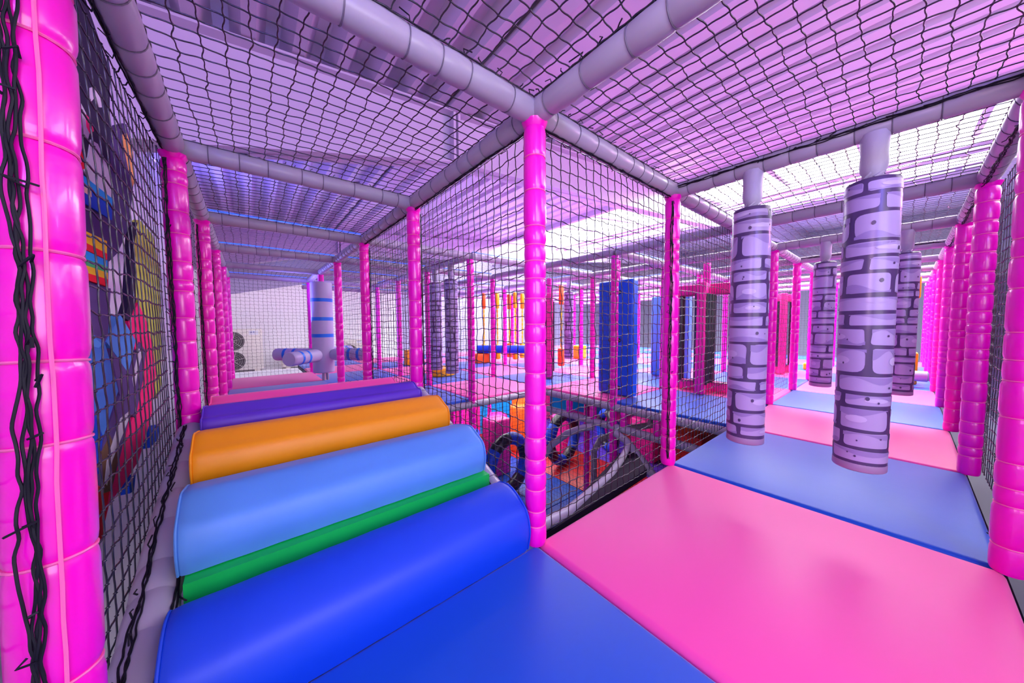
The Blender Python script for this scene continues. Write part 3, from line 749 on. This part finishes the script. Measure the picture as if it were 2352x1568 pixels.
# ------------------------------------------------------------------ soft obstacles of the far deck
def block(lo, hi, m, name, label, cat='foam block', r=.03):
    c = Vector(((lo[0]+hi[0])/2, (lo[1]+hi[1])/2, lo[2])); mb = MB(); mb.rbox(Vector(lo)-c, Vector(hi)-c, m, r, 3)
    return tag(mb.build(name, None, c), label, cat)
mb = MB(); mb.lathe((0, 0, 0), (0, 0, 1), [(0, .25), (.02, .27), (.12, .27), (.15, .25)], 'yellow', 28)
tag(mb.build('foam_disc', None, (1.85, 4.55, 0)), 'round yellow foam base on the deck behind the two dim pillars', 'foam block')
block((1.90, 6.30, 0), (2.12, 6.55, .36), 'yellow', 'foam_block', 'upright yellow foam block behind the purple roller post')
block((5.95, 4.55, 0), (6.25, 4.85, .36), 'yellow', 'foam_block', 'upright yellow foam block far right of the central post')
block((7.65, .12, 0), (8.05, .3, .14), 'yellow', 'foam_block', 'low yellow foam step behind the net of the right corridor')
mb = MB(); mb.lathe((0, 0, 0), (1, -1.0, 0), [(0, .07), (.02, .1), (1.66, .1), (1.68, .07)], 'rblue', 20); bo = mb.build('balance_roll', None, (3.45, 5.75, .335))
tag(bo, 'horizontal blue balance roll on orange supports on the far deck', 'balance roll')
for (x, y, dx), lab in (((3.33, 5.71, .40), 'left orange support block of the blue balance roll'), ((4.39, 4.63, .46), 'right orange support block of the blue balance roll')):
    block((x, y-.15, 0), (x+dx, y+.15, 0.234), 'deep_orange', 'foam_block', lab)
def rope_step(x, y, label, c0='yellow', c1='yellow', top=1.55, chain=False):
    r = empty('rope_swing', (x, y, 0)); tag(r, label, 'rope swing', 'hanging rope swings')
    mb = MB(); mb.rbox((-.042, -.042, top-.2), (.042, .042, top+.2), c0, .02, 2); mb.build('top_block', r)
    mb = MB()
    for q in range(2): mb.tube([(.012*math.cos(t*.9+q*H), .012*math.sin(t*.9+q*H), .42+(top-.6)*t/30) for t in range(31)], .011, 'rope', 6)
    mb.build('rope', r)
    mb = MB(); mb.rbox((-.06, -.06, .06), (.06, .06, .44), c1, .03, 2); mb.build('bottom_block', r)
    return r
for k, (px, c0, c1) in enumerate(((1112, 'deep_orange', 'yellow'), (1143, 'yellow', 'yellow'), (1170, 'deep_orange', 'deep_orange'), (1184, 'yellow', 'yellow'), (1200, 'yellow', 'yellow'), (1289, 'deep_orange', 'deep_orange'))):
    F = (8.35, 8.25, 8.7, 8.15, 8.5, 6.8)[k]
    d = fw+(px-1176)/FPX*r2; p = CAM+d*F
    rope_step(p.x, p.y, '%s rope swing on the far deck, %s from the left' % ('orange and yellow' if c0 != 'yellow' else 'yellow', ORD[k+1]), c0, c1)
# rope ladder with orange blocks at the end of the right corridor
r = empty('rope_ladder', (6.9, -1.02, 0)); tag(r, 'yellow rope ladder with orange end blocks far along the right corridor', 'rope ladder')
mb = MB(); mb.rbox((-.10, -.09, 1.30), (.10, .09, 1.62), 'orange', .02, 2); mb.build('top_block', r)
mb = MB(); mb.rbox((-.12, -.10, .0), (.12, .10, .48), 'orange', .02, 2); mb.build('bottom_block', r)
mb = MB()
for sx in (-.045, 0, .045):
    mb.tube([(.02*math.sin(t*1.2+sx*40), sx+.01*math.cos(t*1.2), .46+.87*t/40) for t in range(41)], .014, 'rope', 6)
for t in range(12): mb.tube([(0, -.06, .5+t*.07), (0, .06, .5+t*.07)], .011, 'rope', 6)
mb.build('rope_mesh', r)
mb = MB(); mb.lathe((0, 0, .08), (0, 1, .08), [(0, .05), (.015, .075), (.60, .075), (.615, .05)], 'lilac', 18)
tag(mb.build('floor_roll', None, (6.55, -1.22, .08)), 'pale lilac padded roll lying across the far end of the right corridor', 'foam roll')
# small climbing net in blue and yellow cord
mb = MB()
for k in range(6): mb.tube([(0, k*.05, .5), (0, k*.05, 1.4)], .012, 'rope', 5)
for k in range(13): mb.tube([(0, 0, .5+k*.07), (0, .25, .5+k*.07)], .012, 'stripe', 5)
mb.tube([(0, 0, .48), (0, 0, 1.6)], .02, 'magenta', 6); mb.tube([(0, .25, .48), (0, .25, 1.6)], .02, 'magenta', 6); mb.tube([(0, 0, .5), (0, .25, .5)], .02, 'magenta', 6)
mb.tube([(0, 0, .5), (0, 0, 0)], .02, 'magenta', 6); mb.tube([(0, .25, .5), (0, .25, 0)], .02, 'magenta', 6)
tag(mb.build('climbing_net', None, (7.0, 2.55, 0)), 'narrow climbing net of yellow and blue cord far behind the blue boards', 'climbing net')

# ------------------------------------------------------------------ mural on the left wall (generic graffiti shapes)
MUR = dict(ink=(0.02, 0.012, 0.045), violet=(.075, .04, .16), peach=(.80, .38, .12), chalk=(.66, .6, .72), redp=(.85, .01, .03), sky=(.02, .32, .78), cobalt=(.01, .06, .55), cream=(.8, .55, .38),
           sun=(.9, .55, .02), leaf=(.06, .45, .15), steelblue=(.06, .18, .60), ice=(.10, .30, .78), plum=(.11, .06, .22), brown=(.16, .075, .05), rose=(1.0, .02, .20), lime=(.62, .66, .10), wine=(.30, .01, .07))
for k_, c_ in MUR.items(): M['mural_'+k_] = mat('mural_'+k_, c_, .75, .15)
def ray_x(px, py, X):
    d = fw+(px-1176)/FPX*r2-(py-784)/FPX*u2; t = (X-CAM.x)/d.x; p = CAM+d*t; return (p.y, p.z)
XM = -1.42
MP = [
 ('ink', [(60,-60),(190,-20),(252,160),(254,475),(250,560),(246,700),(120,780),(60,700)]),
 ('violet', [(150,470),(252,500),(250,560),(246,800),(150,830)]),
 ('violet', [(254,330),(268,290),(290,285),(300,330),(306,420),(296,520),(270,580),(250,600),(252,470)]),
 ('peach', [(277,310),(290,305),(305,350),(308,420),(302,430),(288,360)]),
 ('chalk', [(166,215),(178,225),(196,260),(205,300),(200,320),(185,312),(168,280)]),
 ('chalk', [(205,202),(216,198),(228,225),(233,246),(226,246),(218,220),(206,234)]),
 ('chalk', [(206,320),(222,330),(240,370),(253,410),(253,465),(215,430),(186,385),(200,360)]),
 ('rose', [(194,262),(206,275),(212,300),(204,306),(196,290)]),
 ('redp', [(172,340),(183,345),(194,385),(186,388),(172,372)]),
 ('sky', [(172,390),(254,455),(254,476),(172,408)]),
 ('cobalt', [(172,410),(253,478),(253,505),(172,455)]),
 ('cream', [(172,416),(204,438),(205,452),(172,430)]),
 ('sun', [(178,524),(240,553),(240,582),(178,550)]), ('redp', [(178,550),(240,582),(240,596),(178,567)]),
 ('sky', [(178,569),(240,598),(240,612),(178,590)]), ('leaf', [(178,590),(240,612),(240,626),(178,605)]),
 ('sun', [(178,605),(240,626),(240,641),(178,622)]), ('redp', [(178,622),(240,641),(240,658),(178,638)]),
 ('plum', [(160,645),(246,662),(238,790),(160,790)]),
 ('lime', [(300,520),(315,505),(345,540),(362,620),(366,880),(356,915),(340,850),(328,730),(303,680)]),
 ('ink', [(278,730),(290,690),(298,520),(309,510),(301,560),(305,690),(290,738)]),
 ('rose', [(286,740),(310,695),(330,740),(345,800),(352,860),(340,960),(310,1060),(270,1120),(240,1160),(205,1300),(170,1420),(170,1080),(230,1130),(300,950),(318,860)]),
 ('redp', [(170,1090),(215,1120),(240,1130),(225,1230),(195,1320),(170,1360)]),
 ('steelblue', [(165,780),(205,770),(228,785),(262,895),(225,1005),(195,930),(165,900)]),
 ('ice', [(170,785),(205,776),(222,790),(214,800),(190,792),(170,800)]),
 ('ice', [(232,785),(265,722),(302,782),(284,858),(258,820)]),
 ('cobalt', [(180,900),(200,940),(222,1005),(215,1090),(180,1050)]),
 ('plum', [(240,800),(284,858),(300,840),(306,900),(285,960),(262,905)]),
 ('plum', [(285,850),(310,785),(324,805),(320,865),(300,960),(284,950)]),
 ('chalk', [(292,870),(308,800),(318,808),(306,850),(298,900)]),
 ('plum', [(222,1010),(262,908),(281,910),(285,955),(262,1050),(240,1130),(222,1135),(214,1060)]),
 ('brown', [(216,1040),(236,1000),(258,1050),(240,1130),(222,1136)]),
 ('chalk', [(223,1110),(229,1055),(262,962),(284,945),(281,966),(242,1060),(229,1118)]),
 ('cobalt', [(282,1120),(298,1090),(294,1130),(284,1136)]), ('cobalt', [(335,985),(356,975),(352,1010),(333,1030)]),
 ('redp', [(-140,860),(30,850),(30,1230),(-140,1240)]), ('wine', [(-140,640),(15,650),(20,850),(-140,860)]),
]
mb = MB()
for k_, (c_, poly) in enumerate(MP):
    q = [ray_x(x, y, XM) for x, y in poly]
    ar = sum(q[i][0]*q[(i+1) % len(q)][1]-q[(i+1) % len(q)][0]*q[i][1] for i in range(len(q)))
    if ar < 0: q = q[::-1]
    mb.prism(q, (XM-.015, 0, 0), (0, 1, 0), (0, 0, 1), .015+.0006*k_, 'mural_'+c_)
tag(mb.build('wall_mural', smooth=False), 'colourful graffiti mural on the left wall behind the net', 'mural')

# ------------------------------------------------------------------ outside the right wall
for k, (x, y) in enumerate([(1.9, -2.15), (2.9, -2.2), (3.9, -2.15), (5.2, -2.2), (6.4, -2.15)]):
    far_post(x, y, 'dim magenta post behind the right net wall, %s from camera' % ORD[k+1], -.34, 1.757, 'dim posts outside the right net wall', k)
for k, (x, z) in enumerate(((2.6, 1.25), (3.5, .55), (4.6, 1.1))):
    mb = MB(); mb.tube([(0, 0, 0), (0, 0, .5)], .02, 'led', 6)
    tag(mb.build('light_strip', None, (x, -2.55, z-.25)), 'blue light strip on the dark wall behind the right nets, %s from camera' % ORD[k+1], 'light')
block((1.5, -2.58, -.34), (2.4, -2.36, .12), 'cyan', 'foam_block', 'bright blue padded block low behind the right net wall')
block((2.6, -2.58, -.34), (3.9, -2.36, .05), 'hotpink', 'foam_block', 'pink padded block low behind the right net wall')

# ------------------------------------------------------------------ lower level in the void
lowm = {}
def low_tile(x, y, w, d, m, label):
    key = (m, w, d)
    if key not in lowm: b_ = MB(); b_.rbox((.004, .004, 0), (w-.004, d-.004, .04), m, .012, 2); lowm[key] = b_.mesh(m+'_tile')
    tag(link('floor_mat', lowm[key], None, (x, y, LOW)), label, 'floor mat', 'mats of the lower level')
cols = ['blue', 'red', 'purple', 'hotpink']
for i in range(-1, 6):
    for j in range(0, 7):
        m_ = 'blue' if i <= 0 else ('red' if i == 1 else ('purple' if i == 2 else cols[(i+j) % 4]))
        x = 1.93+i*1.25 if i != 1 else 3.18; x = 1.93+i*1.25
        low_tile(x, 1.0+(j-1)*1.25, 1.25, 1.25, m_, '%s mat on the lower level, column %s from the left, row %s' % (m_, ORD[i+2], ORD[j+1]))
def ring_pod(loc, rx, rz, R, r, label):
    o = empty('ring_pod', loc); o.rotation_euler = (0, 0, rz); tag(o, label, 'padded ring', 'padded crawl rings')
    n_ = 8
    for k in range(n_):
        mb = MB(); a0 = 2*H*k/n_; a1 = 2*H*(k+1)/n_
        mb.tube([((R)*math.cos(a0+(a1-a0)*t/6), 0, R+r+(R)*math.sin(a0+(a1-a0)*t/6)) for t in range(7)], [r*.93]+[r]*5+[r*.93], 'rblue' if k % 2 else 'black', 12)
        mb.build('blue_segment' if k % 2 else 'black_segment', o)
    return o
ring_pod((2.16, 2.91, LOW+.05), 0, math.radians(8), .40, .10, 'blue and black padded ring left of the central post, below')
ring_pod((3.67, 3.11, LOW+.05), 0, math.radians(8), .42, .10, 'blue and black padded ring right of the central post, below')
ring_pod((4.9, 2.95, LOW+.05), 0, math.radians(60), .36, .09, 'blue and black padded ring farther right on the lower level')
for k, (x, y, h, m_) in enumerate(((3.9, 4.6, 1.15, 'deep_orange'), (3.55, 4.25, .95, 'deep_orange'), (3.2, 4.6, .75, 'hotpink'), (2.35, 4.4, .62, 'rblue'), (2.0, 3.9, .5, 'red'))):
    mb = MB(); mb.lathe((0, 0, 0), (0, 0, 1), [(0, .2), (.02, .22), (h-.03, .22), (h, .2)], m_, 22)
    tag(mb.build('foam_drum', None, (x, y, LOW+.04)), ['tall orange foam drum', 'orange foam drum before the tallest one', 'pink foam drum', 'dark blue foam drum', 'short red foam drum'][k]+' on the lower level behind the left ring', 'foam drum')
for k, (x, y, z0_, m_, lab) in enumerate(((4.22, 3.62, .75, 'hotpink', 'round pink foam cushion seen through the right ring'), (5.05, 4.15, .35, 'yellow', 'yellow foam cushion behind the right ring'))):
    mb = MB(); mb.lathe((0, 0, 0), (0, 0, 1), [(0, .2), (.03, .25), (z0_, .25), (z0_+.04, .2)], m_, 22); tag(mb.build('foam_drum', None, (x, y, LOW+.04)), lab, 'foam drum')
block((2.3, 3.5, LOW+.04), (2.7, 3.86, -.75), 'hotpink', 'foam_block', 'pink padded block seen through the left ring')
block((5.0, 2.0, LOW+.04), (5.8, 2.5, -.95), 'hotpink', 'foam_block', 'pink padded block on the lower level at right of the void')
block((5.9, 1.2, LOW+.04), (6.6, 2.2, -.55), 'yellow', 'foam_block', 'yellow padded block far right on the lower level')
block((4.6, 1.0, LOW+.04), (5.3, 1.5, -.9), 'red', 'foam_block', 'dark red padded block below the deck at right')
wall('trim_5', (-.6, 5.6, LOW), (8.6, 5.72, -.13), 'cyan')
wall('trim_6', (8.6, 0.2, LOW), (8.72, 5.6, -.13), 'cyan')
for x0_, lab in ((2.5, 'left pink wall panel at the back of the lower level'), (4.9, 'right pink wall panel at the back of the lower level')):
    block((x0_, 5.4, LOW+.04), (x0_+.8, 5.58, -.75), 'hotpink', 'wall_padding', lab, 'wall padding')
LP = 'posts of the lower level'
for k, (x, y) in enumerate(((3.12, 2.13), (1.9, 4.2), (3.35, 5.1), (2.65, 5.2), (4.6, 3.75), (5.6, 3.5), (1.5, 5.2))):
    far_post(x, y, 'slim magenta post of the lower level, %s' % ['nearest, on the red mat', 'left behind the left ring', 'behind the orange drums', 'in front of the pink panel', 'right of the right ring', 'farthest right', 'leftmost at the back'][k], LOW, -.13, LP, k)
for k, (x, y) in enumerate(((1.25, 3.42), (2.5, 3.42))):
    net((x, y, LOW), X1, Z1, U, 1.6, 'black net on the lower level behind the rings, %s' % ('left' if k == 0 else 'right'), 'far', k)
net((0.6, 2.56, LOW), X1, Z1, 1.9, 1.65, 'black net hanging under the far edge of the void', 'far', 1)
net((2.54, 0.0, LOW), Y1, Z1, 2.5, 1.4, 'black net hanging under the right edge of the void', 'far', 0)
# dark slide with grey tubes in the void
mb = MB(); A_ = [(0.12, .11, -.10), (1.16, .11, -.06), (2.36, .86, -.50), (2.26, .96, -.46)]
mb.add(A_+[(x, y, z-.05) for x, y, z in A_], [(0, 1, 2, 3), (7, 6, 5, 4), (0, 4, 5, 1), (1, 5, 6, 2), (2, 6, 7, 3), (3, 7, 4, 0)], 'slide')
sl_ = mb.build('slide', smooth=False); tag(sl_, 'dark slide sheet running down into the void, edged by a grey tube', 'slide')
mb = MB(); c = smooth_poly([(0, 0), (.5, -.01), (1, .0)], 8)
pts = [Vector((.08, .13, -.055)), Vector((.42, .19, -.125)), Vector((.73, .30, -.19)), Vector((1.30, .50, -.30)), Vector((1.9, .75, -.38)), Vector((2.30, .93, -.42))]
mb.tube(pts, .032, 'grey', 12); mb.build('edge_tube', sl_)
def arch(pts, label, r=.046):
    mb = MB(); mb.tube(pts, r, 'grey', 12); return tag(mb.build('padded_tube', None), label, 'tube')
arch([(2.40, 2.40, -1.07), (2.40, 2.2, -.80), (2.40, 1.9, -.55), (2.40, 1.62, -.40), (2.43, 1.5, -.365)], 'grey bent tube rising from lower left to the void rail')
arch([(2.46, 1.2, -.37), (2.46, 1.05, -.43), (2.46, .8, -.65), (2.46, .5, -.95)], 'grey bent tube falling right from the void rail')
arch([(3.0, 1.9, -1.75), (3.0, 1.9, -.95), (3.06, 1.84, -.78), (3.3, 1.62, -.62), (3.9, 1.0, -.45)], 'grey curved tube behind the void rail')
arch([(2.9, 1.0, -.30), (3.8, .55, -.30)], 'short grey tube under the deck right of the void')
